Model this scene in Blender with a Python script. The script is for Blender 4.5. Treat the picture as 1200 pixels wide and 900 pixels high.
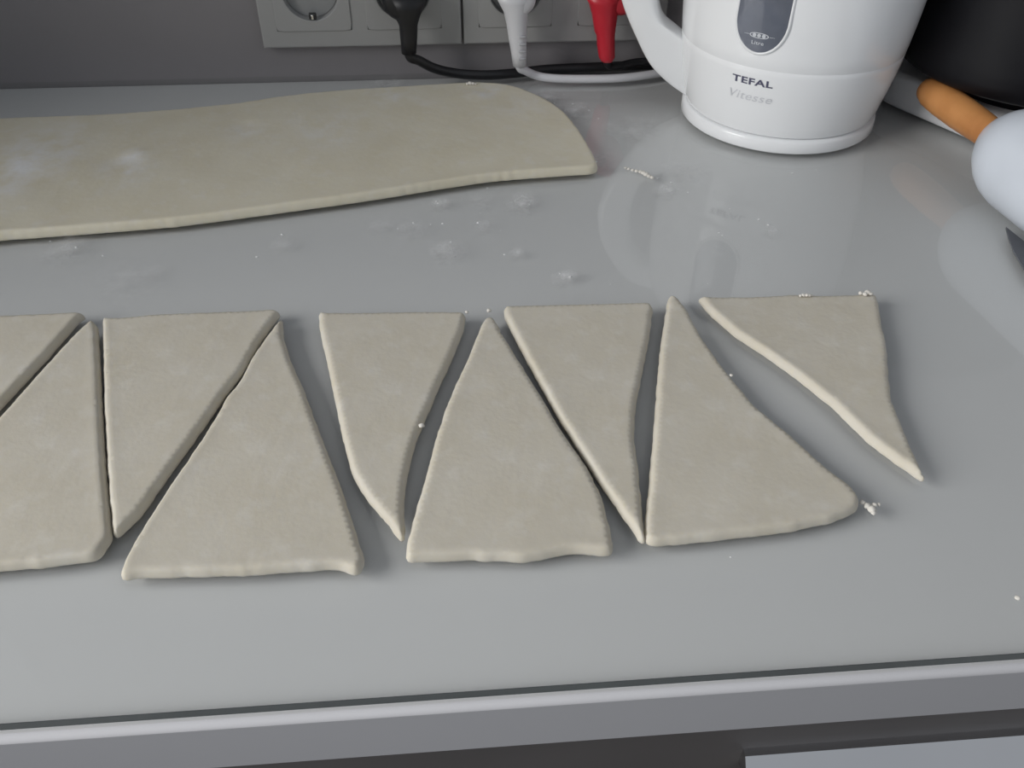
import bpy, bmesh, math, random
import numpy as np
from mathutils import Vector, Matrix, noise
from mathutils.geometry import delaunay_2d_cdt

random.seed(7)
scene = bpy.context.scene
for o in list(bpy.data.objects):
    bpy.data.objects.remove(o)
C = scene.collection
TOP = 0.90                    # height of the glass surface above the floor
PI = math.pi

# ------------------------------------------------------------------ camera
YAW, PITCH, ROLL = 0.08392575, 0.71583081, 0.00850217
CAM = Vector((0.0, -0.15829, TOP + 0.28246))
FPX = 1000.0
_cy, _sy, _cp, _sp = math.cos(YAW), math.sin(YAW), math.cos(PITCH), math.sin(PITCH)
FW = Vector((_sy * _cp, _cy * _cp, -_sp))
_rt = Vector((_cy, -_sy, 0)); _up = _rt.cross(FW)
RT = math.cos(ROLL) * _rt + math.sin(ROLL) * _up
UP = -math.sin(ROLL) * _rt + math.cos(ROLL) * _up
cd = bpy.data.cameras.new('camera')
cd.sensor_width = 36.0
cd.lens = FPX / 1200 * 36.0
cd.clip_start = 0.01
cam = bpy.data.objects.new('camera', cd)
cam.matrix_world = Matrix(((RT.x, UP.x, -FW.x, CAM.x), (RT.y, UP.y, -FW.y, CAM.y),
                           (RT.z, UP.z, -FW.z, CAM.z), (0, 0, 0, 1)))
C.objects.link(cam)
scene.camera = cam

# ------------------------------------------------------------------ world, light, exposure
w = bpy.data.worlds.new('world'); scene.world = w; w.use_nodes = True
bg = w.node_tree.nodes['Background']
bg.inputs[0].default_value = (0.88, 0.93, 1.0, 1)
bg.inputs[1].default_value = 0.38

def area(name, loc, target, sx, sy, power, col):
    l = bpy.data.lights.new(name, 'AREA'); l.shape = 'RECTANGLE'; l.size = sx; l.size_y = sy
    l.energy = power; l.color = col
    o = bpy.data.objects.new(name, l); o.location = loc
    o.rotation_euler = (Vector(target) - Vector(loc)).to_track_quat('-Z', 'Y').to_euler()
    C.objects.link(o)
    return o
area('window_daylight', (-3.0, -0.55, 2.2), (0.0, 0.2, 0.95), 2.6, 2.1, 142.0, (1.0, 0.99, 0.975))
scene.view_settings.view_transform = 'Standard'
scene.view_settings.look = 'None'
scene.view_settings.gamma = 1.0
scene.view_settings.use_curve_mapping = False
scene.view_settings.exposure = 0.0

# ------------------------------------------------------------------ helpers
def ray(px, py):
    return FW + RT * ((px - 600) / FPX) + UP * ((450 - py) / FPX)
def at(px, py, z=0.0):          # point of the plane at height z above the glass
    d = ray(px, py); t = (TOP + z - CAM.z) / d.z
    return CAM + d * t
def at_y(px, py, y):            # point of the vertical plane parallel to the wall
    d = ray(px, py); t = (y - CAM.y) / d.y
    return CAM + d * t

def mat(name, col, rough=0.5, metal=0.0, spec=0.5, var=0.0, scale=20.0, bump=0.0, bscale=60.0,
        col2=None, coat=0.0, sss=0.0):
    m = bpy.data.materials.new(name); m.use_nodes = True
    nt = m.node_tree; b = nt.nodes['Principled BSDF']
    b.inputs['Base Color'].default_value = (*col, 1)
    b.inputs['Roughness'].default_value = rough
    b.inputs['Metallic'].default_value = metal
    b.inputs['Specular IOR Level'].default_value = spec
    b.inputs['Coat Weight'].default_value = coat
    if sss:
        b.inputs['Subsurface Weight'].default_value = sss
        b.inputs['Subsurface Radius'].default_value = (1.0, 0.6, 0.3)
        b.inputs['Subsurface Scale'].default_value = 0.004
    tc = nt.nodes.new('ShaderNodeTexCoord')
    if var or col2:
        n = nt.nodes.new('ShaderNodeTexNoise'); n.inputs['Scale'].default_value = scale
        n.inputs['Detail'].default_value = 5
        nt.links.new(tc.outputs['Object'], n.inputs['Vector'])
        mx = nt.nodes.new('ShaderNodeMix'); mx.data_type = 'RGBA'
        mx.inputs['A'].default_value = (*col, 1)
        c2 = col2 if col2 else tuple(c * (1 - var) for c in col)
        mx.inputs['B'].default_value = (*c2, 1)
        mr = nt.nodes.new('ShaderNodeMapRange'); mr.inputs[1].default_value = 0.38; mr.inputs[2].default_value = 0.66
        nt.links.new(n.outputs['Fac'], mr.inputs[0])
        nt.links.new(mr.outputs[0], mx.inputs['Factor'])
        nt.links.new(mx.outputs['Result'], b.inputs['Base Color'])
    if bump:
        n2 = nt.nodes.new('ShaderNodeTexNoise'); n2.inputs['Scale'].default_value = bscale
        n2.inputs['Detail'].default_value = 4
        nt.links.new(tc.outputs['Object'], n2.inputs['Vector'])
        bp = nt.nodes.new('ShaderNodeBump'); bp.inputs['Strength'].default_value = bump
        bp.inputs['Distance'].default_value = 0.002
        nt.links.new(n2.outputs['Fac'], bp.inputs['Height'])
        nt.links.new(bp.outputs['Normal'], b.inputs['Normal'])
    return m

def link(name, bm, m, parent=None, smooth=True, loc=None):
    me = bpy.data.meshes.new(name)
    bm.normal_update(); bm.to_mesh(me); bm.free()
    if smooth:
        for p in me.polygons: p.use_smooth = True
    for x in (m if isinstance(m, (list, tuple)) else [m]):
        me.materials.append(x)
    o = bpy.data.objects.new(name, me); C.objects.link(o)
    if parent is not None: o.parent = parent
    if loc is not None: o.location = loc
    return o
def tag(o, label, cat, group=None, kind=None):
    o['label'] = label; o['category'] = cat
    if group: o['group'] = group
    if kind: o['kind'] = kind
    return o
def thing(name, loc, label, cat, group=None, rz=0.0):
    o = bpy.data.objects.new(name, None); o.empty_display_size = 0.02
    o.location = loc; o.rotation_euler = (0, 0, rz); C.objects.link(o)
    return tag(o, label, cat, group)
def struct(o):
    o['kind'] = 'structure'; return o

def add_box(bm, x0, x1, y0, y1, z0, z1, bev=0.0, seg=3, mi=0):
    g = bmesh.ops.create_cube(bm, size=1.0)
    vs = g['verts']
    for v in vs:
        v.co = Vector((x0 + (v.co.x + .5) * (x1 - x0), y0 + (v.co.y + .5) * (y1 - y0), z0 + (v.co.z + .5) * (z1 - z0)))
    fs = {f for v in vs for f in v.link_faces}
    for f in fs: f.material_index = mi
    if bev > 0:
        es = list({e for v in vs for e in v.link_edges})
        bmesh.ops.bevel(bm, geom=es, offset=bev, segments=seg, profile=0.5, affect='EDGES')
def add_rings(bm, rings, cap0=True, cap1=True, closed=True):
    vr = [[bm.verts.new(p) for p in r] for r in rings]
    n = len(vr[0])
    for a, b in zip(vr[:-1], vr[1:]):
        for i in range(n if closed else n - 1):
            j = (i + 1) % n
            try: bm.faces.new((a[i], a[j], b[j], b[i]))
            except ValueError: pass
    if cap0: bm.faces.new(list(reversed(vr[0])))
    if cap1: bm.faces.new(vr[-1])
    bmesh.ops.recalc_face_normals(bm, faces=bm.faces[:])
def add_lathe(bm, prof, n=64, axis='z', org=(0, 0, 0), caps=(True, True)):
    org = Vector(org); rings = []
    for r, h in prof:
        ring = []
        for i in range(n):
            a = 2 * PI * i / n
            if axis == 'z': p = Vector((r * math.cos(a), r * math.sin(a), h))
            elif axis == 'y': p = Vector((r * math.cos(a), h, r * math.sin(a)))
            else: p = Vector((h, r * math.cos(a), r * math.sin(a)))
            ring.append(org + p)
        rings.append(ring)
    add_rings(bm, rings, *caps)
def catmull(pts, n=8):
    P = [Vector(p) for p in pts]; P = [2 * P[0] - P[1]] + P + [2 * P[-1] - P[-2]]; out = []
    for i in range(1, len(P) - 2):
        for k in range(n):
            t = k / n
            out.append(0.5 * ((2 * P[i]) + (P[i + 1] - P[i - 1]) * t + (2 * P[i - 1] - 5 * P[i] + 4 * P[i + 1] - P[i + 2]) * t * t
                              + (3 * P[i] - P[i - 1] - 3 * P[i + 1] + P[i + 2]) * t ** 3))
    out.append(P[-2]); return out
def add_tube(bm, pts, rad, n=12):
    rings = []; nrm = None
    for i, p in enumerate(pts):
        t = (pts[min(i + 1, len(pts) - 1)] - pts[max(i - 1, 0)]).normalized()
        if nrm is None:
            nrm = t.cross(Vector((0, 1, 0.01)));
        nrm = (nrm - t * nrm.dot(t)).normalized(); b = t.cross(nrm)
        r = rad[i] if isinstance(rad, (list, tuple)) else rad
        rings.append([p + r * (math.cos(2 * PI * k / n) * nrm + math.sin(2 * PI * k / n) * b) for k in range(n)])
    add_rings(bm, rings)

# ------------------------------------------------------------------ materials
M = {}
M['wall'] = mat('wall_paint', (0.235, 0.223, 0.230), 0.36, var=0.06, scale=6, bump=0.02, bscale=300)
M['wall_white'] = mat('white_wall_paint', (0.62, 0.61, 0.59), 0.7, var=0.05, scale=5)
M['floor'] = mat('floor_laminate', (0.20, 0.16, 0.12), 0.45, var=0.3, scale=8)
M['edge_dimmed'] = mat('counter_edge_dimmed', (0.49, 0.49, 0.51), 0.9, spec=0.1, var=0.03, scale=3)  # worktop front, its colour darkened to tone down the brightly lit edge
M['counter'] = mat('counter_laminate', (0.665, 0.660, 0.660), 0.55, var=0.03, scale=3)
M['drawer'] = mat('dark_drawer_lacquer', (0.125, 0.118, 0.118), 0.4, var=0.1, scale=10)
M['carcass'] = mat('cabinet_board', (0.10, 0.10, 0.10), 0.6, var=0.1)
M['chrome'] = mat('chrome', (0.78, 0.78, 0.79), 0.10, metal=1.0, var=0.03)
M['socket'] = mat('socket_plastic', (0.33, 0.33, 0.325), 0.22, var=0.03)
M['socket_dark'] = mat('socket_hole_plastic', (0.03, 0.03, 0.03), 0.5, var=0.2)
M['recess'] = mat('socket_recess_plastic', (0.27, 0.275, 0.275), 0.35, var=0.03)
M['black'] = mat('black_rubber', (0.010, 0.010, 0.012), 0.45, var=0.2)
M['white_pl'] = mat('white_plug_plastic', (0.66, 0.66, 0.68), 0.35, var=0.04)
M['rib'] = mat('grey_rib_plastic', (0.42, 0.42, 0.44), 0.5, var=0.1)
M['red'] = mat('red_plug_plastic', (0.55, 0.018, 0.035), 0.35, var=0.1)
M['kettle'] = mat('white_kettle_plastic', (0.87, 0.88, 0.89), 0.16, var=0.015, scale=4)
M['smoke'] = mat('smoked_window_plastic', (0.15, 0.165, 0.205), 0.08, var=0.35, scale=18)
M['print_dark'] = mat('dark_grey_print', (0.10, 0.10, 0.16), 0.5, var=0.1)
M['print_faint'] = mat('worn_grey_print', (0.68, 0.69, 0.72), 0.4, var=0.12, scale=120)
M['print_white'] = mat('white_print', (0.62, 0.64, 0.68), 0.5, var=0.1)
M['gloss_black'] = mat('black_appliance_plastic', (0.005, 0.005, 0.007), 0.5, spec=0.2, var=0.2)
M['white_base'] = mat('white_appliance_plastic', (0.85, 0.86, 0.88), 0.3, var=0.03)
M['blade'] = mat('dark_coated_steel', (0.11, 0.115, 0.13), 0.35, spec=0.4, var=0.1)
M['wood'] = mat('varnished_beech', (0.55, 0.25, 0.085), 0.35, col2=(0.42, 0.17, 0.05), scale=30)
M['roller'] = mat('white_roller_plastic', (0.62, 0.66, 0.72), 0.25, var=0.04)

# dough: warm off-white with floury mottling and small pits
def dough_mat(name, base, flour, patches=()):
    m = bpy.data.materials.new(name); m.use_nodes = True
    nt = m.node_tree; N = nt.nodes; L = nt.links; b = N['Principled BSDF']
    b.inputs['Roughness'].default_value = 0.62
    b.inputs['Specular IOR Level'].default_value = 0.3
    b.inputs['Subsurface Weight'].default_value = 0.25
    b.inputs['Subsurface Radius'].default_value = (1.0, 0.85, 0.50)
    b.inputs['Subsurface Scale'].default_value = 0.004
    tc = N.new('ShaderNodeTexCoord')
    def nz(scale, lo, hi, detail=5):
        n = N.new('ShaderNodeTexNoise'); n.inputs['Scale'].default_value = scale; n.inputs['Detail'].default_value = detail
        L.new(tc.outputs['Object'], n.inputs['Vector'])
        r = N.new('ShaderNodeMapRange'); r.inputs[1].default_value = lo; r.inputs[2].default_value = hi
        L.new(n.outputs['Fac'], r.inputs[0]); return n, r.outputs[0]
    def mix(fac, a, bb):
        x = N.new('ShaderNodeMix'); x.data_type = 'RGBA'
        if isinstance(fac, float): x.inputs['Factor'].default_value = fac
        else: L.new(fac, x.inputs['Factor'])
        for s, v in (('A', a), ('B', bb)):
            if isinstance(v, tuple): x.inputs[s].default_value = (*v, 1)
            else: L.new(v, x.inputs[s])
        return x.outputs['Result']
    dark = (base[0] * 0.95, base[1] * 0.935, base[2] * 0.90)
    _, f1 = nz(28, 0.35, 0.68)
    _, f2 = nz(110, 0.52, 0.74)
    c = mix(f1, base, dark)
    sc = N.new('ShaderNodeMath'); sc.operation = 'MULTIPLY'; sc.inputs[1].default_value = 0.22
    L.new(f2, sc.inputs[0])
    c = mix(sc.outputs[0], c, flour)
    for (p, r, k) in patches:             # dusted spots at fixed places on the sheet
        ds = N.new('ShaderNodeVectorMath'); ds.operation = 'DISTANCE'
        L.new(tc.outputs['Object'], ds.inputs[0]); ds.inputs[1].default_value = p
        r1 = N.new('ShaderNodeMapRange'); r1.inputs[1].default_value = r; r1.inputs[2].default_value = 0
        r1.inputs[3].default_value = 0; r1.inputs[4].default_value = 1
        L.new(ds.outputs['Value'], r1.inputs[0])
        _, f3 = nz(70, 0.36, 0.66)
        mu = N.new('ShaderNodeMath'); mu.operation = 'MULTIPLY'; L.new(r1.outputs[0], mu.inputs[0]); L.new(f3, mu.inputs[1])
        m2 = N.new('ShaderNodeMath'); m2.operation = 'MULTIPLY'; L.new(mu.outputs[0], m2.inputs[0]); m2.inputs[1].default_value = min(1, k * 1.35)
        c = mix(m2.outputs[0], c, flour)
    L.new(c, b.inputs['Base Color'])
    n1, _ = nz(90, 0, 1, 4)
    n2, _ = nz(420, 0, 1, 3)
    ad = N.new('ShaderNodeMath'); ad.operation = 'MULTIPLY_ADD'; ad.inputs[1].default_value = 0.25
    L.new(n2.outputs['Fac'], ad.inputs[0]); L.new(n1.outputs['Fac'], ad.inputs[2])
    bp = N.new('ShaderNodeBump'); bp.inputs['Strength'].default_value = 0.30; bp.inputs['Distance'].default_value = 0.0010
    L.new(ad.outputs[0], bp.inputs['Height']); L.new(bp.outputs['Normal'], b.inputs['Normal'])
    return m
M['dough'] = dough_mat('rolled_dough', (0.610, 0.572, 0.490), (0.78, 0.775, 0.75))
M['crumb'] = mat('dough_crumb_skin', (0.74, 0.71, 0.65), 0.7, var=0.08, scale=200)
M['flour'] = mat('flour', (0.80, 0.80, 0.80), 0.9, var=0.03)

# clear glass sheet: Fresnel reflection over a faintly green transparency, with flour dust lying on it
SMEARS = [((75, 291), .022, .32), ((150, 325), .030, .16), ((515, 238), .010, .5), ((525, 293), .016, .42), ((612, 236), .017, .5),
          ((661, 323), .011, .55), ((565, 264), .009, .4), ((605, 296), .007, .4), ((480, 266), .014, .34), ((700, 187), .016, .35),
          ((675, 128), .022, .45), ((640, 112), .018, .4), ((740, 150), .03, .22), ((455, 98), .02, .4), ((330, 285), .012, .25),
          ((780, 222), .012, .35), ((905, 268), .010, .25), ((565, 235), .012, .3), ((445, 262), .012, .25), ((800, 200), .03, .16)]
def glass_mat():
    m = bpy.data.materials.new('clear_glass'); m.use_nodes = True
    nt = m.node_tree; N = nt.nodes; L = nt.links; N.clear()
    out = N.new('ShaderNodeOutputMaterial')
    tr = N.new('ShaderNodeBsdfTransparent'); tr.inputs[0].default_value = (0.982, 0.988, 0.985, 1)
    gl = N.new('ShaderNodeBsdfGlossy'); gl.inputs['Roughness'].default_value = 0.035
    fr = N.new('ShaderNodeFresnel'); fr.inputs['IOR'].default_value = 1.5
    ge = N.new('ShaderNodeNewGeometry')
    inv = N.new('ShaderNodeMath'); inv.operation = 'SUBTRACT'; inv.inputs[0].default_value = 1.0
    L.new(ge.outputs['Backfacing'], inv.inputs[1])
    mu = N.new('ShaderNodeMath'); mu.operation = 'MULTIPLY'
    L.new(fr.outputs[0], mu.inputs[0]); L.new(inv.outputs[0], mu.inputs[1])
    mx = N.new('ShaderNodeMixShader'); L.new(mu.outputs[0], mx.inputs[0]); L.new(tr.outputs[0], mx.inputs[1]); L.new(gl.outputs[0], mx.inputs[2])
    # flour
    tc = N.new('ShaderNodeTexCoord')
    n = N.new('ShaderNodeTexNoise'); n.inputs['Scale'].default_value = 70; n.inputs['Detail'].default_value = 8; n.inputs['Roughness'].default_value = 0.7
    L.new(tc.outputs['Object'], n.inputs['Vector'])
    nr = N.new('ShaderNodeMapRange'); nr.inputs[1].default_value = 0.40; nr.inputs[2].default_value = 0.70
    L.new(n.outputs['Fac'], nr.inputs[0])
    acc = None
    for (px, py), r, k in SMEARS:
        p = at(px, py); q = (p.x, p.y, 0.0)
        ds = N.new('ShaderNodeVectorMath'); ds.operation = 'DISTANCE'
        L.new(tc.outputs['Object'], ds.inputs[0]); ds.inputs[1].default_value = q
        r1 = N.new('ShaderNodeMapRange'); r1.interpolation_type = 'SMOOTHSTEP'
        r1.inputs[1].default_value = 0; r1.inputs[2].default_value = r; r1.inputs[3].default_value = min(1, k * 1.6); r1.inputs[4].default_value = 0
        L.new(ds.outputs['Value'], r1.inputs[0])
        if acc is None: acc = r1.outputs[0]
        else:
            a = N.new('ShaderNodeMath'); a.operation = 'MAXIMUM'; L.new(acc, a.inputs[0]); L.new(r1.outputs[0], a.inputs[1]); acc = a.outputs[0]
    ft = N.new('ShaderNodeMath'); ft.operation = 'MULTIPLY'; L.new(acc, ft.inputs[0]); L.new(nr.outputs[0], ft.inputs[1])
    df = N.new('ShaderNodeBsdfDiffuse'); df.inputs[0].default_value = (0.78, 0.78, 0.78, 1)
    m2 = N.new('ShaderNodeMixShader'); L.new(ft.outputs[0], m2.inputs[0]); L.new(mx.outputs[0], m2.inputs[1]); L.new(df.outputs[0], m2.inputs[2])
    L.new(m2.outputs[0], out.inputs['Surface'])
    return m
M['glass'] = glass_mat()
M['glass_edge'] = mat('cut_glass_edge', (0.075, 0.090, 0.090), 0.2, var=0.3, scale=12)

# ------------------------------------------------------------------ setting
WY = 0.58
XL = -0.66
bm = bmesh.new(); add_box(bm, XL, 2.2, WY, WY + 0.12, 0, 2.6); struct(link('wall_back', bm, M['wall'], smooth=False))
bm = bmesh.new(); add_box(bm, XL, 2.2, -2.6, WY, -0.1, 0); struct(link('floor', bm, M['floor'], smooth=False))
# left wall with its window opening
bm = bmesh.new()
wy0, wy1, wz0, wz1 = -1.35, 0.26, 0.98, 2.35
add_box(bm, XL - .12, XL, -2.6, wy0, -.1, 2.6); add_box(bm, XL - .12, XL, wy1, WY + .12, -.1, 2.6)
add_box(bm, XL - .12, XL, wy0, wy1, -.1, wz0); add_box(bm, XL - .12, XL, wy0, wy1, wz1, 2.6)
struct(link('wall_left', bm, M['wall_white'], smooth=False))
bm = bmesh.new()
for a in (wy0, (wy0 + wy1) / 2 - .03, wy1 - .05): add_box(bm, XL - .09, XL - .04, a, a + .05, wz0, wz1)
add_box(bm, XL - .09, XL - .04, wy0, wy1, wz0, wz0 + .05); add_box(bm, XL - .09, XL - .04, wy0, wy1, wz1 - .05, wz1)
struct(link('window_1', bm, M['white_base'], smooth=False))

# ------------------------------------------------------------------ worktop, glass, cabinet
GT = 0.0045
bm = bmesh.new()
zf = at_y(600, 875.5, -.0038).z - TOP
prof = [(WY - .001, zf), (-.0030, zf)]
zt = -GT - .0003
prof += [(-.0038, zf + .001)] + [(-.0038 + .0026 * (1 - math.cos(a)), zt - .0026 * (1 - math.sin(a))) for a in [i * PI / 2 / 6 for i in range(7)]] + [(WY - .001, zt)]
x0, x1 = XL + .002, 1.60
r0 = [bm.verts.new((x0, y, TOP + z)) for y, z in prof]; r1 = [bm.verts.new((x1, y, TOP + z)) for y, z in prof]
for i in range(len(prof)):
    j = (i + 1) % len(prof); bm.faces.new((r0[i], r0[j], r1[j], r1[i]))
bm.faces.new(r0); bm.faces.new(list(reversed(r1)))
bmesh.ops.recalc_face_normals(bm, faces=bm.faces[:])
o = link('countertop', bm, [M['counter'], M['edge_dimmed']], smooth=False)
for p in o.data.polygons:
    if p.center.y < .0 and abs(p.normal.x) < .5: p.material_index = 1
for p in o.data.polygons: p.use_smooth = abs(p.normal.x) < .5 and p.area < .02
tag(o, 'light grey laminate kitchen worktop with a rounded front edge under the glass sheet', 'worktop')

bm = bmesh.new()
gx0, gx1, gy1 = XL + .004, 1.10, WY - .0005
g = bmesh.ops.create_cube(bm, size=1.0)
for v in g['verts']:
    v.co = Vector((gx0 + (v.co.x + .5) * (gx1 - gx0), (v.co.y + .5) * gy1, -GT + (v.co.z + .5) * GT))
bm.normal_update()
for f in bm.faces: f.material_index = 1 if f.normal.y < -.5 else 0
o = link('glass_sheet', bm, [M['glass'], M['glass_edge']], smooth=False, loc=(0, 0, TOP))
tag(o, 'clear glass sheet with a dark cut edge covering the grey worktop, dusted with flour', 'glass sheet')

cab = thing('base_cabinet', (0, 0, 0), 'dark grey base cabinet under the worktop with a chrome drawer handle', 'cabinet')
bm = bmesh.new(); add_box(bm, XL + .004, 1.58, .035, WY - .002, .10, TOP + zf - .0005)
add_box(bm, XL + .004, 1.58, .09, .11, 0.0, .10); link('body', bm, M['carcass'], cab, smooth=False)
dx = [-1.10, -.50, .0, .0]
dh0 = at_y(872, 881, .0105); dh1 = at_y(1200, 857, .0105)
for (a, b) in ((XL + .006, -.598), (-.598 + .004, .598), (.602, 1.575)):
    bm = bmesh.new(); add_box(bm, a, b, .012, .034, TOP - .23, TOP + zf - .0015, .0015, 2)
    d = link('drawer', bm, M['drawer'], cab)
    bm = bmesh.new(); add_box(bm, a, b, .012, .034, .11, TOP - .233, .0015, 2)
    link('door', bm, M['drawer'], cab)
    if b == .598:
        hz = dh0.z; hx0, hx1 = dh0.x, .36
        bm = bmesh.new()
        # channel-shaped pull: flat top lip, then a sloping polished face
        pr = [(.0122, hz), (.0085, hz - .0002), (.0076, hz - .0012), (.0052, hz - .0040), (.0018, hz - .0068), (-.0025, hz - .0088), (-.0040, hz - .0096), (-.0042, hz - .0125), (.0122, hz - .0125)]
        add_rings(bm, [[Vector((x, y, z)) for y, z in pr] for x in (hx0, hx1)])
        link('handle', bm, M['chrome'], d, smooth=False)

# ------------------------------------------------------------------ dough
def densify(poly, step=0.0016, jit=0.00022, seed=0, smooth=2):
    P = [Vector(p) for p in poly]; out = []
    n = len(P)
    for i in range(n):
        a, b = P[i], P[(i + 1) % n]; k = max(1, int((b - a).length / step))
        for j in range(k): out.append(a.lerp(b, j / k))
    m = len(out)
    for _ in range(smooth):
        out = [out[i] * .5 + (out[i - 1] + out[(i + 1) % m]) * .25 for i in range(m)]
    res = []
    for i, p in enumerate(out):
        t = (out[(i + 1) % m] - out[i - 1]); nn = Vector((t.y, -t.x)).normalized()
        d = noise.noise(Vector((p.x * 180, p.y * 180, seed))) * jit * 1.6 + noise.noise(Vector((p.x * 520, p.y * 520, seed + 9))) * jit
        res.append(p + nn * d)
    return res

def dough_piece(name, pxs, label, t=0.0055, group=None, seed=0, material=None, bumps=(), wave=1.0, smooth=2, name_cat='dough', grid=.0042, zoff=.0002):
    npx = len(pxs); ar = sum(pxs[i - 1][0] * pxs[i][1] - pxs[i][0] * pxs[i - 1][1] for i in range(npx)); sg = 1 if ar > 0 else -1
    pts = []
    for i, (x, y) in enumerate(pxs):       # near edges are seen at their foot, far edges at their top
        tx, ty = pxs[(i + 1) % npx][0] - pxs[i - 1][0], pxs[(i + 1) % npx][1] - pxs[i - 1][1]
        ny = -tx * sg / math.hypot(tx, ty)
        pts.append(at(x, y, t * .86 * min(1, max(0, .5 - .9 * ny))))
    org = Vector((sum(p.x for p in pts) / len(pts), sum(p.y for p in pts) / len(pts)))
    out = densify([(p.x - org.x, p.y - org.y) for p in pts], seed=seed, smooth=smooth)
    O = np.array([(p.x, p.y) for p in out]); n = len(O)
    A = O; B = np.roll(O, -1, 0)
    def dist(Q):
        ab = B - A; d = np.full(len(Q), 9.0)
        for k in range(0, len(Q), 400):
            q = Q[k:k + 400, None, :] - A[None]
            tt = np.clip((q * ab).sum(2) / ((ab * ab).sum(1) + 1e-18), 0, 1)
            e = q - tt[..., None] * ab; d[k:k + 400] = np.sqrt((e * e).sum(2)).min(1)
        return d
    def inside(Q):
        c = np.zeros(len(Q), bool)
        for a, b in zip(A, B):
            if a[1] == b[1]: continue
            cond = ((a[1] > Q[:, 1]) != (b[1] > Q[:, 1])) & (Q[:, 0] < (b[0] - a[0]) * (Q[:, 1] - a[1]) / (b[1] - a[1]) + a[0])
            c ^= cond
        return c
    area2 = sum(A[i][0] * B[i][1] - B[i][0] * A[i][1] for i in range(n))
    sgn = 1 if area2 > 0 else -1
    T = np.roll(O, -1, 0) - np.roll(O, 1, 0); T /= np.linalg.norm(T, axis=1)[:, None] + 1e-12
    Nn = np.stack([-T[:, 1], T[:, 0]], 1) * sgn
    extra = []
    for off in (.0006, .0014, .0026, .0042):
        Q = O + Nn * off; ok = inside(Q) & (dist(Q) > off * .86); extra.append(Q[ok][::(1 if off < .002 else 2)])
    mn, mxx = O.min(0), O.max(0)
    gx, gy = np.meshgrid(np.arange(mn[0], mxx[0], grid), np.arange(mn[1], mxx[1], grid))
    G = np.stack([gx.ravel(), gy.ravel()], 1) + np.random.RandomState(seed).uniform(-.0007, .0007, (gx.size, 2))
    G = G[inside(G)]; G = G[dist(G) > .0052]; extra.append(G)
    allp = np.concatenate([O] + extra)
    vs, es, fs, ov, _, _ = delaunay_2d_cdt([Vector(p) for p in allp], [], [list(range(n))], 1, 1e-7)
    V = np.array([(v.x, v.y) for v in vs]); D = dist(V)
    R = .0017
    Z = []
    for (x, y), d in zip(V, D):
        wx, wy = x + org.x, y + org.y
        k = min(d / R, 1.0)
        z = t * (.32 + .68 * (.6 * k + .4 * math.sin(k * PI / 2)))
        z += math.exp(-((d - .0028) / .0018) ** 2) * .00022
        f = min(d / .006, 1)
        z += f * wave * (.00025 * noise.noise(Vector((wx * 30, wy * 30, seed))) + .00010 * noise.noise(Vector((wx * 130, wy * 130, seed + 3))))
        for (bx, by, br, bh) in bumps:
            z += bh * math.exp(-((wx - bx) ** 2 + (wy - by) ** 2) / br ** 2)
        Z.append(z)
    bm = bmesh.new()
    top = [bm.verts.new((V[i][0], V[i][1], Z[i])) for i in range(len(V))]
    for f in fs:
        try: bm.faces.new([top[i] for i in f])
        except ValueError: pass
    bm.normal_update()
    if sum(f.normal.z for f in bm.faces) < 0:
        bmesh.ops.reverse_faces(bm, faces=bm.faces[:])
    be = [e for e in bm.edges if len(e.link_faces) == 1]
    ex = bmesh.ops.extrude_edge_only(bm, edges=be)
    low = [v for v in ex['geom'] if isinstance(v, bmesh.types.BMVert)]
    cen = {}
    for v in low: v.co.z = t * .12
    ex2 = bmesh.ops.extrude_edge_only(bm, edges=[e for e in ex['geom'] if isinstance(e, bmesh.types.BMEdge)])
    for v in ex2['geom']:
        if isinstance(v, bmesh.types.BMVert): v.co.z = 0.0; v.co.x *= .997; v.co.y *= .997
    bmesh.ops.recalc_face_normals(bm, faces=bm.faces[:])
    if sum(f.normal.z * f.calc_area() for f in bm.faces) < 0:
        bmesh.ops.reverse_faces(bm, faces=bm.faces[:])
    o = link(name, bm, material or M['dough'], loc=(org.x, org.y, TOP + zoff))
    return tag(o, label, name_cat, group)

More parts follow.
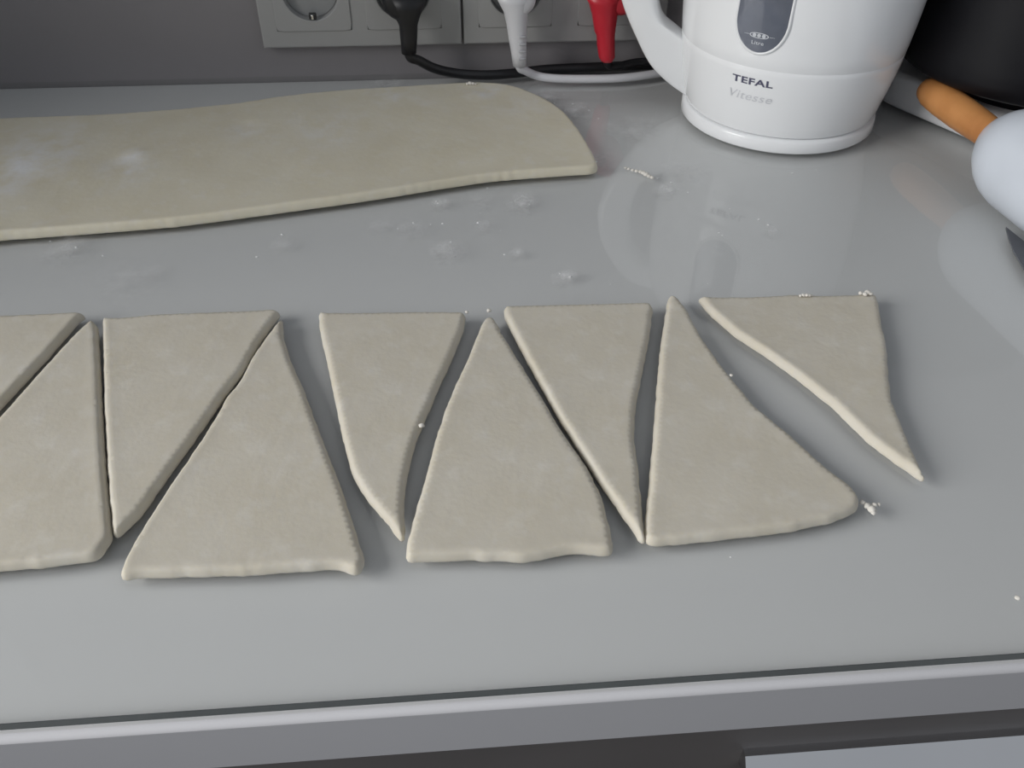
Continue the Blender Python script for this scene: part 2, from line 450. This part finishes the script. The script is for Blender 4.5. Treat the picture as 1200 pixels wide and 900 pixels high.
GR = 'cut dough triangles in a row on the glass'
TRI = [
 ([(-112, 375), (-40, 371.5), (0, 369.5), (60, 367), (92, 365), (101, 369), (96, 377), (60, 418), (0, 483), (-60, 550), (-112, 628), (-120, 626), (-119, 560), (-116, 450)],
  'dough triangle with its flat top cut off by the left frame edge, point downwards'),
 ([(107, 373), (112, 377), (115, 387), (118, 440), (121, 500), (125, 560), (130, 610), (132, 632), (119, 657), (97, 661), (60, 666), (0, 671), (-70, 678), (-146, 688), (-155, 680), (-120, 625), (-60, 553), (0, 487), (50, 431), (86, 392)],
  'large upright dough triangle cut off at the left frame edge, apex up'),
 ([(120, 374), (126, 371.5), (144, 372), (180, 368), (230, 366), (280, 364.5), (321, 362), (330, 365.5), (327, 374), (307, 401), (287, 437), (262, 470), (235, 510), (200, 558), (170, 602), (153, 620), (137, 634), (133, 626), (129, 590), (125, 530), (122, 470), (121, 420)],
  'inverted dough triangle wedged tightly between two upright ones at left, point down at their feet'),
 ([(330, 371), (332, 382), (332, 394), (341, 422), (356, 455), (380, 520), (393, 552), (407, 592), (420, 632), (428, 655), (427, 667), (419, 678), (410, 673), (398, 669), (375, 670), (330, 673), (290, 676), (233, 677.5), (185, 678.5), (162, 678.5), (150, 682.5), (141, 683), (141, 672), (146, 655), (157, 633), (188, 583), (229, 523), (242, 504), (258, 478), (261, 470), (266, 463), (277, 450), (284, 440), (291, 424), (306, 401), (322, 380)],
  'widest upright dough triangle with two drooping ears at its straight bottom edge, notched left side'),
 ([(373, 367), (379, 366), (430, 366), (480, 365), (540, 365), (546, 368), (543, 389), (529, 424), (510, 466), (498, 494), (488, 518), (480, 545), (475, 570), (473, 600), (475, 625), (474, 639), (468, 636), (454, 615), (430, 588), (413, 558), (404, 525), (395, 482), (384, 428), (375, 388)],
  'inverted dough triangle with a bent point and curved left edge, right of the widest one'),
 ([(566, 374), (572, 370.5), (580, 372), (587, 387), (607, 419), (640, 471), (660, 505), (688, 545), (706, 581), (714, 615), (719, 640), (718, 652), (709, 654), (690, 651), (674, 650), (657, 652), (637, 657), (616, 661), (596, 660), (580, 658), (570, 660), (556, 657), (530, 659), (487, 660), (476, 662), (475, 652), (477, 634), (484, 608), (499, 557), (510, 515), (523, 475), (535, 447), (551, 412)],
  'upright dough triangle in the middle with a wavy torn bottom edge'),
 ([(590, 360), (597, 358), (640, 357), (690, 356), (740, 354.5), (763, 354), (765, 362), (760, 403), (752, 440), (745, 478), (743, 513), (748, 550), (752, 594), (755, 625), (757, 640), (750, 639), (741, 624), (708, 577), (683, 539), (653, 491), (624, 438), (602, 396), (592, 374)],
  'narrow inverted dough triangle with a long straight pale left edge, third from the right'),
 ([(783, 347), (788, 345), (794, 348), (806, 363), (821, 392), (850, 433), (887, 477), (931, 513), (967, 546), (997, 568), (1008, 585), (1003, 602), (975, 614), (923, 625), (850, 634), (790, 640), (760, 642), (755, 636), (755, 618), (760, 572), (767, 491), (772, 422), (776, 392), (779, 374)],
  'upright dough triangle leaning right with a rounded bottom right corner, second from the right end'),
 ([(817, 349), (835, 348), (887, 347.5), (931, 345), (960, 346.5), (1004, 345), (1020, 343), (1028, 346.5), (1031, 363), (1034, 385), (1039, 403), (1041, 436), (1045, 469), (1059, 502), (1073, 535), (1085, 563), (1079, 565), (1052, 547), (1015, 519), (975, 479), (934, 446), (898, 420), (861, 396), (832, 371)],
  'rightmost dough triangle, set apart, with a bright diagonal cut edge and ragged right side'),
]
for i, (pl, lab) in enumerate(TRI):
    dough_piece('dough_triangle', pl, lab, t=.0043, group=GR, seed=i * 11 + 1)

SHEET = [(-170, 300), (-80, 292), (0, 283), (67, 278), (133, 273), (207, 267), (283, 257), (400, 241), (460, 232), (513, 223), (580, 213), (647, 208), (699, 204.5), (704, 202),
         (697, 183), (680, 153), (662, 131), (642, 117), (615, 105), (593, 98.5), (560, 96.5), (513, 99), (447, 103), (400, 106), (367, 109), (317, 115), (283, 121), (213, 128), (133, 134), (0, 139), (-80, 146), (-230, 160)]
def sp(px, py): p = at(px, py, .006); return p
cx = sum(at(x, y, .0063 * .45).x for x, y in SHEET) / len(SHEET); cyy = sum(at(x, y, .0063 * .45).y for x, y in SHEET) / len(SHEET)
pat = [((sp(x, y).x - cx, sp(x, y).y - cyy, .006), r, k) for x, y, r, k in
       ((25, 195, .05, .75), (160, 182, .016, 1.0), (150, 200, .03, .6), (60, 165, .05, .4), (283, 155, .022, .45), (380, 150, .06, .3), (560, 110, .016, .9), (575, 105, .012, .7), (610, 125, .03, .4), (460, 110, .03, .45), (500, 120, .02, .3), (-60, 230, .06, .5))]
M['sheet'] = dough_mat('dough_sheet_floured', (0.655, 0.615, 0.500), (0.74, 0.74, 0.74), pat)
bumps = [(sp(x, y).x, sp(x, y).y, r, h) for x, y, r, h in ((160, 180, .008, .0016), (138, 190, .012, -.0008), (285, 148, .006, -.0010), (300, 140, .008, .0010), (350, 130, .02, .0008), (35, 190, .02, .0012), (455, 150, .02, -.0006), (560, 112, .008, .0010))]
dough_piece('dough_sheet', SHEET, 'long rolled dough sheet with a rounded right end lying along the wall, uncut', t=.0060, seed=77, material=M['sheet'], bumps=bumps, wave=1.4, grid=.006, smooth=40)

# crumbs and flecks of dough
def blob(bm, c, r, seed, sq=(1, 1, .7)):
    g = bmesh.ops.create_icosphere(bm, subdivisions=2, radius=1.0)
    for v in g['verts']:
        k = 1 + .45 * noise.noise(v.co * 1.3 + Vector((seed, 0, 0)))
        v.co = Vector(c) + Vector((v.co.x * sq[0], v.co.y * sq[1], v.co.z * sq[2])) * r * k
CR = 'loose dough crumbs'
def crumb(px, py, r, label, z=0.0, bits=((0, 0, 1),), seed=0):
    p = at(px, py, z + r * .6); bm = bmesh.new()
    for i, (dx_, dy_, k) in enumerate(bits):
        blob(bm, (dx_ * r, dy_ * r, r * k * .62), r * k, seed + i * 3.1)
    mnz = min(v.co.z for v in bm.verts)
    for v in bm.verts: v.co.z -= mnz
    o = link('dough_crumb', bm, M['crumb'], loc=(p.x, p.y, TOP + z + .0001))
    tag(o, label, 'crumb', CR)
crumb(1019, 594, .0017, 'ragged white dough crumb on the glass off the rounded corner of the leaning triangle',
      bits=((-1.2, 1.6, .7), (-.5, .2, .9), (.1, -1.0, 1.0), (.2, -2.0, .7), (1.5, .5, .7), (2.8, .7, .5), (.8, .1, .6)), seed=2)
crumb(573, 364, .0013, 'tiny round crumb at the apex of the middle upright triangle', seed=9)
crumb(547, 366, .0010, 'tiny crumb at the top right corner of the bent-point triangle', z=.003, seed=12)
crumb(494, 499, .0014, 'small round crumb clinging to the right edge of the bent-point triangle', z=.0030, seed=15)
crumb(1016, 344, .0017, 'rough crumb on the top right corner of the rightmost triangle', z=.0052, bits=((-2, .4, .7), (-.8, -.3, .8), (.3, .4, 1), (1.2, -.2, .7)), seed=19)
crumb(945, 346, .0014, 'flat pale flake on the top edge of the rightmost triangle', z=.0050, bits=((-2.4, 0, .6), (-1.2, .1, .8), (0, 0, .9), (1.2, -.1, .8), (2.3, 0, .5)), seed=23)
crumb(857, 440, .0009, 'tiny crumb on the right edge of the leaning triangle', z=.0050, seed=26)
crumb(1192, 701, .0011, 'lone crumb on bare glass near the lower right corner', seed=29)
crumb(755, 203, .0021, 'curved thread of dry dough on the glass before the kettle', bits=((-5.5, 4.5, .5), (-4.5, 3.6, .6), (-3.4, 2.6, .6), (-2.2, 1.8, .7), (-1.1, 1.0, .8), (-.2, 0, .9), (.5, -1, .9), (1.2, -2.2, .8), (2.0, -3.2, .7)), seed=31)
crumb(552, 98, .0020, 'pale flake at the far edge of the dough sheet below the black cord', z=.006, bits=((-1.5, 0, .7), (-.4, .2, .9), (.9, 0, .8), (1.9, -.1, .5)), seed=35)
# fine flour specks scattered over the glass
bm = bmesh.new()
spots = [(514, 240), (513, 236), (565, 250), (587, 272), (505, 262), (520, 262), (560, 262), (573, 219), (530, 285), (590, 300), (484, 262), (468, 270), (612, 230), (620, 240), (655, 320),
         (668, 325), (690, 180), (700, 190), (728, 196), (770, 208), (785, 215), (795, 222), (805, 224), (842, 275), (900, 262), (890, 258), (857, 245), (930, 205), (958, 200), (845, 278), (690, 128), (700, 140), (650, 120),
         (662, 112), (672, 122), (60, 285), (90, 290), (120, 300), (330, 277), (300, 300), (830, 333), (715, 335), (860, 560), (858, 655)]
for i, (px, py) in enumerate(spots):
    p = at(px + random.uniform(-2, 2), py + random.uniform(-2, 2)); r = random.uniform(.0003, .0008)
    g = bmesh.ops.create_icosphere(bm, subdivisions=1, radius=r)
    for v in g['verts']: v.co = Vector((v.co.x * 1.4 + p.x, v.co.y + p.y, v.co.z * .5 + TOP + r * .5))
o = link('flour_specks', bm, M['flour'])
tag(o, 'fine white flour specks scattered on the glass between dough sheet and triangles', 'flour', kind='stuff')

# ------------------------------------------------------------------ wall sockets
def socket_block(x0, x1, centres, label):
    zb, zt_ = .0268, .1150
    t = thing('wall_socket', ((x0 + x1) / 2, WY, TOP + .071), label, 'socket', 'double wall sockets')
    off = Vector(t.location)
    def lk(n, b, m, par=t, smooth=True):
        bmesh.ops.translate(b, verts=b.verts[:], vec=-off); return link(n, b, m, par, smooth)
    bm = bmesh.new(); hh = .0303; b1 = .0016; y0_, y1_ = WY - .0095, WY - .0004
    # frame of bars round the square openings, its outer rim chamfered
    xs = [x0 + b1] + [v for cc in centres for v in (cc - hh, cc + hh)] + [x1 - b1]
    for k in range(0, len(xs), 2): add_box(bm, xs[k], xs[k + 1], y0_, y1_, TOP + .071 - hh, TOP + .071 + hh)
    add_box(bm, x0 + b1, x1 - b1, y0_, y1_, TOP + zb + b1, TOP + .071 - hh); add_box(bm, x0 + b1, x1 - b1, y0_, y1_, TOP + .071 + hh, TOP + zt_ - b1)
    def loop(d, y): return [Vector((x0 + d, y, TOP + zb + d)), Vector((x1 - d, y, TOP + zb + d)), Vector((x1 - d, y, TOP + zt_ - d)), Vector((x0 + d, y, TOP + zt_ - d))]
    add_rings(bm, [loop(b1, y0_), loop(b1 * .35, y0_ + .0005), loop(0, y0_ + .0018), loop(0, y1_)], cap0=False, cap1=False)
    lk('frame', bm, M['socket'], smooth=False)
    for cxk in centres:
        c = Vector((cxk, WY - .0095, TOP + .071)); h = .0305; R = .0222
        # square cover with a round well
        bm = bmesh.new(); n = 64
        def sq(a, s):
            ca, sa = math.cos(a), math.sin(a); k = (abs(ca) ** 24 + abs(sa) ** 24) ** (-1 / 24); return Vector((s * k * ca, 0, s * k * sa))
        rings = []
        for s, y in ((h, 0), (h, -.0008), (h - .0004, -.0011)):
            rings.append([c + sq(2 * PI * i / n, s) + Vector((0, y, 0)) for i in range(n)])
        for r, y in ((R + .0008, -.0011), (R, -.0008), (R - .0006, .006), (R - .001, .0088)):
            rings.append([c + Vector((r * math.cos(2 * PI * i / n), y, r * math.sin(2 * PI * i / n))) for i in range(n)])
        add_rings(bm, rings, cap0=False, cap1=False)
        bmesh.ops.reverse_faces(bm, faces=[f for f in bm.faces]) if sum(f.normal.y for f in bm.faces) > 0 else None
        ins = lk('cover_plate', bm, M['socket'], smooth=False)
        bm = bmesh.new(); add_lathe(bm, [(R - .001, 0.0), (R - .001, .0006)], 48, 'y', c + Vector((0, .0062, 0)))
        lk('well_floor', bm, M['recess'], ins, False)
        for s in (-1, 1):
            bm = bmesh.new(); add_lathe(bm, [(.0026, 0), (.0026, .0005)], 16, 'y', c + Vector((s * .0095, .0058, 0))); lk('pin_hole', bm, M['socket_dark'], ins, False)
            bm = bmesh.new(); add_box(bm, c.x - .003, c.x + .003, c.y - .0022, c.y + .001, c.z + s * (R - .0036) - .0026, c.z + s * (R - .0036) + .0026, .0008, 2)
            lk('earth_slot', bm, M['socket_dark'], ins, False)
            bm = bmesh.new(); add_box(bm, c.x - .0009, c.x + .0009, c.y - .0032, c.y - .0005, c.z + s * (R - .0036) - .0022, c.z + s * (R - .0036) + .0016, .0004, 2)
            lk('earth_clip', bm, M['chrome'], ins, False)
    return t
socket_block(-.1472, .0168, (-.1035, -.0300), 'grey double wall socket with one empty round well at left and a black plug')
socket_block(.0184, .1890, (.0615, .1440), 'grey double wall socket right of the gap, holding the white and the red plug')

# ------------------------------------------------------------------ plugs and cords
PY = .548
def plug(name, label, material, cx, disc_r, neck, cord, cord_r, cord_m, ribs=0):
    t = thing(name, (cx, WY - .012, TOP + .071), label, 'plug')
    off = Vector(t.location)
    def lk(n, b, m, par=t, smooth=True):
        bmesh.ops.translate(b, verts=b.verts[:], vec=-off); return link(n, b, m, par, smooth)
    c = Vector((cx, 0, TOP + .071))
    bm = bmesh.new()
    add_lathe(bm, [(disc_r * .96, WY - .0108), (disc_r, WY - .013), (disc_r, WY - .030), (disc_r * .93, WY - .036), (disc_r * .70, WY - .0395), (.001, WY - .0405)], 40, 'y', c)
    # neck tapering down into the bend relief
    rings = []
    path = []
    for (xl, xr, yy, dep) in neck:
        a = at_y(xl, yy, PY); b = at_y(xr, yy, PY); mid = (a + b) / 2; hw = (b - a).length / 2
        rings.append([mid + Vector((hw * math.cos(2 * PI * k / 20), dep * math.sin(2 * PI * k / 20), 0)) for k in range(20)]); path.append((mid, hw))
    b2 = bmesh.new(); add_rings(b2, rings)
    lk('plug_body', bm, material)
    nk = lk('strain_relief', b2, material)
    if ribs:
        bm = bmesh.new()
        for k in range(ribs):
            yy = 40 + k * 8.5; a = at_y(610 - k * .2, yy, PY)
            add_box(bm, a.x - .0015, a.x + .0040, a.y - .0078, a.y - .0060, a.z - .0010, a.z + .0010, .0004, 1)
        lk('rib', bm, M['rib'], nk)
    bm = bmesh.new(); add_tube(bm, catmull(cord, 8), cord_r, 14); lk('cord', bm, cord_m)
    return t
e = at_y(479, 61, PY)
bl = [e + Vector((0, 0, .004)), e + Vector((.001, 0, -.004)), at_y(491, 71, .552), at_y(509, 80, .5575), at(535, 86, .0056), at(570, 88, .0043), at(605, 85.5, .0043), at(640, 81.5, .0043), at(690, 79, .0043), at(740, 77, .0043), at(790, 75.5, .0043)]
plug('power_plug', 'black round plug whose thick black cord runs right along the wall', M['black'], -.0290, .0168,
     [(452, 500, -4, .011), (459, 496, 10, .0100), (463, 492, 20, .0085), (467.5, 489.5, 29, .0075), (469, 489, 45, .0068), (470.5, 488, 62, .0062)], bl, .0040, M['black'])
e = at_y(608.5, 75, PY)
wl = [e + Vector((0, 0, .004)), e + Vector((.0005, 0, -.003)), at(616, 83, .0115), at(630, 89, .0055), at(652, 92, .0038), at(690, 92.5, .0036), at(725, 91.5, .0036), at(757, 88, .0036), at(785, 83, .0036), at(812, 78, .0036)]
plug('power_plug', 'white tapered plug with a ribbed bend relief and white cord leading behind the kettle', M['white_pl'], .0615, .0150,
     [(580, 625, -6, .011), (584, 621, 2, .0100), (590, 618.5, 13, .0090), (593.5, 617.5, 28, .0080), (596, 617, 45, .0072), (599, 617, 62, .0066), (601, 617, 76.5, .0060)], wl, .0034, M['white_pl'], ribs=4)
e = at_y(711, 69, PY)
rl = [e + Vector((0, 0, .004)), e + Vector((.0005, .002, -.002)), e + Vector((.004, .008, -.0085)), e + Vector((.012, .0105, -.0105)), at(745, 73, .0115), at(790, 70, .0115)]
plug('power_plug', 'red plug tapering to a ridged bend relief, left of the kettle handle', M['red'], .1440, .0155,
     [(684, 731, -6, .012), (690, 727, 3, .0110), (693.5, 724, 16, .0100), (696.5, 721, 36, .0088), (699, 720.5, 41, .0086), (699.5, 720.5, 52, .0078), (701.5, 720.5, 66, .0074), (704, 718, 71, .0058)], rl, .0032, M['black'])

# ------------------------------------------------------------------ kettle
KX, KY = .262, .478
bm = bmesh.new()
add_lathe(bm, [(.0715, .0004), (.0732, .0006), (.0743, .0018), (.0743, .0085), (.0737, .0102), (.0722, .0108), (.06, .0108)], 96)
base_bm = bm
kt = thing('kettle', (KX, KY, TOP + .0112), 'white plastic electric kettle with a smoked water window, standing by the sockets', 'kettle')
bmesh.ops.translate(base_bm, verts=base_bm.verts[:], vec=(0, 0, -.0112)); link('power_base', base_bm, M['kettle'], kt)
BODY = [(.0700, .0000), (.0716, .0006), (.0722, .0016), (.0738, .0070), (.0762, .0180), (.0783, .0290), (.0800, .0380), (.0812, .0465), (.08155, .0502),
        (.08135, .0506), (.08135, .0510), (.0817, .0516), (.0826, .0600), (.0838, .0740), (.0848, .0900), (.0850, .1050), (.0846, .1200), (.0836, .1350), (.0815, .1480), (.0780, .1580), (.0730, .1640)]
def kr(z):
    for (r0_, z0_), (r1_, z1_) in zip(BODY[:-1], BODY[1:]):
        if z0_ <= z <= z1_: return r0_ + (r1_ - r0_) * (z - z0_) / max(1e-9, z1_ - z0_)
    return BODY[-1][0]
bm = bmesh.new(); add_lathe(bm, BODY, 128); link('body', bm, M['kettle'], kt)
bm = bmesh.new(); add_lathe(bm, [(.0728, .1642), (.0722, .1655), (.066, .1700), (.052, .1745), (.034, .1768), (.012, .1775), (.001, .1776)], 64); lid = link('lid', bm, M['kettle'], kt)
bm = bmesh.new(); add_lathe(bm, [(.008, .1770), (.008, .181), (.013, .184), (.013, .188), (.009, .190), (.001, .1905)], 32); link('knob', bm, M['kettle'], lid)
# handle: inner and outer outline pairs (radius, height), swept with a rounded section
HA = math.radians(163)
hu = Vector((math.cos(HA), math.sin(HA), 0)); hv = Vector((-hu.y, hu.x, 0))
PAIRS = [((.066, .000), (.0725, -.0005), .007), ((.066, .010), (.0865, .0075), .0085), ((.066, .021), (.1030, .0215), .0100), ((.068, .037), (.1180, .0450), .0115), ((.081, .0450), (.1280, .0645), .0125), ((.0975, .0570), (.1330, .0800), .0130),
         ((.1045, .083), (.1345, .0925), .0130), ((.1035, .108), (.1310, .1130), .0125), ((.0980, .126), (.1220, .1330), .0120), ((.086, .137), (.1010, .1580), .0120), ((.068, .141), (.070, .1660), .0120)]
rows = [Vector((a[0], a[1], 0)) for a, b, c in PAIRS]; rows2 = [Vector((b[0], b[1], c)) for a, b, c in PAIRS]
ci, co = catmull(rows, 6), catmull(rows2, 6)
rings = []
for a, b in zip(ci, co):
    wd = b.z; a2 = Vector((a.x, a.y)); b2 = Vector((b.x, b.y)); mid = (a2 + b2) / 2; hh = (b2 - a2) / 2; ring = []
    for k in range(24):
        an = 2 * PI * k / 24; ca, sa = math.cos(an), math.sin(an)
        ex_ = .46
        u = mid + hh * (math.copysign(abs(ca) ** ex_, ca)); v = wd * math.copysign(abs(sa) ** ex_, sa)
        ring.append(hu * u.x + Vector((0, 0, u.y)) + hv * v)
    rings.append(ring)
bm = bmesh.new(); add_rings(bm, rings); link('handle', bm, M['kettle'], kt)
# spout on the far side from the handle
bm = bmesh.new(); su = -hu; rings = []
for (ra, zz, wd, dp) in ((.076, .105, .004, .004), (.079, .122, .014, .011), (.081, .140, .019, .014), (.083, .154, .021, .017), (.083, .1635, .021, .018)):
    rings.append([su * (ra - dp * .5 + dp * math.cos(2 * PI * k / 24) * .6) + Vector((-su.y, su.x, 0)) * wd * math.sin(2 * PI * k / 24) + Vector((0, 0, zz)) for k in range(24)])
add_rings(bm, rings); link('spout', bm, M['kettle'], kt)
# water window: a curved stadium following the body
WA = math.radians(233.5); wb, wt, whw = .0625, .1420, .0172
def on_body(s, z, off): r = kr(z) + off; a = WA + s / kr(z); return Vector((r * math.cos(a), r * math.sin(a), z))
def stadium(grow, n=40):
    pts = []
    for i in range(n):
        a = -PI + PI * i / (n - 1); pts.append((math.cos(a) * (whw + grow), wb + whw * 1.25 + math.sin(a) * (whw * 1.25 + grow)))
    for i in range(n):
        a = PI * i / (n - 1); pts.append((math.cos(a) * (whw + grow), wt - whw + math.sin(a) * (whw + grow)))
    return pts
def shell(outline, off):       # fills a convex outline on the body with horizontal strips
    b = bmesh.new(); cz = (wb + wt) / 2; prev = None
    rings = [[on_body(s * k, cz + (z - cz) * k, off) for s, z in outline] for k in (1, .9, .75, .55, .3, .1)]
    add_rings(b, rings, cap0=False); return b
ol = stadium(0.0)
wn = link('water_window', shell(ol, .0010), M['smoke'], kt)
bm = bmesh.new()
add_rings(bm, [[on_body(s, z, o_) for s, z in stadium(g)] for g, o_ in ((.0024, -.0002), (.0018, .0010), (.0009, .0015), (.0001, .0013), (0, .0003))], cap0=False, cap1=False)
link('window_rim', bm, M['kettle'], kt)
def text_on(body, s0, z0, size, sx, off, bold=0.0, ang=WA, shear=0.0):
    cu = bpy.data.curves.new('txt', 'FONT'); cu.body = body; cu.size = size; cu.align_x = 'CENTER'; cu.align_y = 'CENTER'; cu.offset = bold; cu.shear = shear; cu.space_character = 1.06
    to = bpy.data.objects.new('txt', cu); C.objects.link(to); bpy.context.view_layer.update()
    me = bpy.data.meshes.new_from_object(to.evaluated_get(bpy.context.evaluated_depsgraph_get()))
    bpy.data.objects.remove(to)
    bm = bmesh.new(); bm.from_mesh(me); bpy.data.meshes.remove(me)
    bmesh.ops.triangulate(bm, faces=bm.faces[:])
    bmesh.ops.subdivide_edges(bm, edges=[e for e in bm.edges if e.calc_length() > .0015], cuts=2)
    bmesh.ops.triangulate(bm, faces=bm.faces[:])
    for v in bm.verts:
        s, z = v.co.x * sx + s0, v.co.y + z0; v.co = on_body(s, z, off)
    return bm
link('brand_lettering', text_on('TEFAL', -.0002, .0410, .0066, 1.56, .0003, .00016), M['print_dark'], kt, smooth=False)
link('model_lettering', text_on('Vitesse', -.0012, .0296, .0088, 1.22, .0003, .0, shear=.25), M['print_faint'], kt, smooth=False)
link('litre_lettering', text_on('Litre', -.0003, .0688, .0034, 1.25, .0014, .00005), M['print_white'], wn, smooth=False)
bm = bmesh.new()          # the level mark: a pointed oval with three rings and a line either side
ovs = [(math.copysign(abs(math.cos(a)) ** .8, math.cos(a)) * .0066, .0738 + .0019 * math.sin(a)) for a in [2 * PI * i / 32 for i in range(32)]]
ovi = [(s * .88, .0738 + (z - .0738) * .72) for s, z in ovs]
add_rings(bm, [[on_body(s, z, .0013) for s, z in ovs], [on_body(s, z, .0013) for s, z in ovi]], False, False)
for k in (-1, 0, 1):
    c1 = [(k * .0032 + .0013 * math.cos(2 * PI * i / 16), .0738 + .0012 * math.sin(2 * PI * i / 16)) for i in range(16)]
    bm.faces.new([bm.verts.new(on_body(s, z, .0013)) for s, z in c1])
for k in (-1, 1):
    q4 = [(k * .0070, .07365), (k * .0105, .07372), (k * .0105, .07388), (k * .0070, .07395)]
    bm.faces.new([bm.verts.new(on_body(s, z, .0013)) for s, z in q4])
link('level_mark', bm, M['print_white'], wn, smooth=False)

# ------------------------------------------------------------------ black appliance on a white base
AX, AY = .4525, .466
ap = thing('kitchen_appliance', (AX, AY, TOP), 'small kitchen appliance with a round black body on a white base, behind the rolling pin', 'appliance', rz=math.atan2(-.89, .456))
bm = bmesh.new()
def rrect(hx, hy, r, n=8):
    pts = []
    for sx, sy, a0 in ((1, 1, 0), (-1, 1, PI / 2), (-1, -1, PI), (1, -1, 1.5 * PI)):
        for i in range(n + 1):
            a = a0 + PI / 2 * i / n; pts.append((sx * (hx - r) + r * math.cos(a), sy * (hy - r) + r * math.sin(a)))
    return pts
rr = []
for ins_, z in ((.003, .0004), (.0005, .0020), (0, .005), (0, .0235), (.0012, .0262), (.004, .0275), (.03, .0280)):
    rr.append([Vector((x, y, z)) for x, y in rrect(.084 - ins_, .080 - ins_, .024)])
for r_ in rr:
    for v_ in r_: v_.y += .0055
add_rings(bm, rr); link('base', bm, M['white_base'], ap)
bm = bmesh.new()
bo = Matrix.Rotation(-math.atan2(-.89, .456), 3, 'Z') @ Vector((.441 - AX, .452 - AY, 0))
add_lathe(bm, [(.052, .0280), (.052, .0400), (.066, .0430), (.080, .0450), (.0920, .0460), (.0955, .0485), (.0968, .056), (.0965, .066), (.0935, .095), (.0905, .150), (.0885, .178), (.084, .195), (.070, .207), (.05, .214), (.02, .2165), (.001, .217)], 96, org=bo)
link('body', bm, M['gloss_black'], ap)
bm = bmesh.new(); add_lathe(bm, [(.012, .2160), (.012, .222), (.019, .226), (.019, .233), (.014, .236), (.001, .2365)], 32, org=bo); link('lid_knob', bm, M['gloss_black'], ap)

# ------------------------------------------------------------------ rolling pin
RR = .0335
a0 = at(1090, 107, RR); a1 = at(1157, 154, RR); ax = (a1 - a0).normalized(); ax.z = 0
rp = thing('rolling_pin', (a1.x, a1.y, TOP + RR), 'white rolling pin with orange wooden handles lying at the right edge beside the kettle', 'rolling pin', rz=math.atan2(ax.y, ax.x))
L0 = .24
bm = bmesh.new()
dome = [(.004, .010), (.0140, .0105), (.0185, .0140), (.0245, .0215), (.0290, .0295), (.0320, .0380), (RR, .0480)]
add_lathe(bm, dome + [(r, L0 - s) for r, s in reversed(dome)], 64, 'x'); link('roller', bm, M['roller'], rp)
hp = [(.0085, .014), (.0098, .009), (.0106, -.008), (.0114, -.030), (.0114, -.052), (.0106, -.066), (.0085, -.0735), (.0048, -.0768), (.0008, -.0775)]
bm = bmesh.new(); add_lathe(bm, hp, 40, 'x'); link('handle', bm, M['wood'], rp)
bm = bmesh.new(); add_lathe(bm, [(r, L0 - s) for r, s in hp], 40, 'x'); link('handle', bm, M['wood'], rp)

# ------------------------------------------------------------------ knife under the rolling pin (only its tip is in the picture)
kt_, ka, kb_ = at(1178, 268), at(1200, 282), at(1200, 318)
kd = Vector((ax.x, ax.y, 0)).normalized(); kn = Vector((-kd.y, kd.x, 0))
if kn.x > 0: kn = -kn                                     # kn points away from the roller, to the left
kf = thing('knife', (kt_.x, kt_.y, TOP + .0002), 'dark grey knife blade tip beneath the white roller at the right edge', 'knife')
bw = .026
out2 = [(0, 0), (.012, .0065), (.026, .0130), (.045, .0195), (.070, .0240), (.130, .0255), (.130, .0), (.06, -.0005), (.02, -.0003)]
bm = bmesh.new()
lo = [kd * u + kn * v for u, v in out2]
add_rings(bm, [lo, [p + Vector((0, 0, .0012)) for p in lo]])
link('blade', bm, M['blade'], kf, smooth=False)
bm = bmesh.new(); add_box(bm, .128, .235, .0030, .0235, .0, .012, .004, 3)
bm.transform(Matrix(((kd.x, kn.x, 0, 0), (kd.y, kn.y, 0, 0), (0, 0, 1, 0), (0, 0, 0, 1))))
bmesh.ops.recalc_face_normals(bm, faces=bm.faces[:])
link('handle', bm, M['black'], kf)
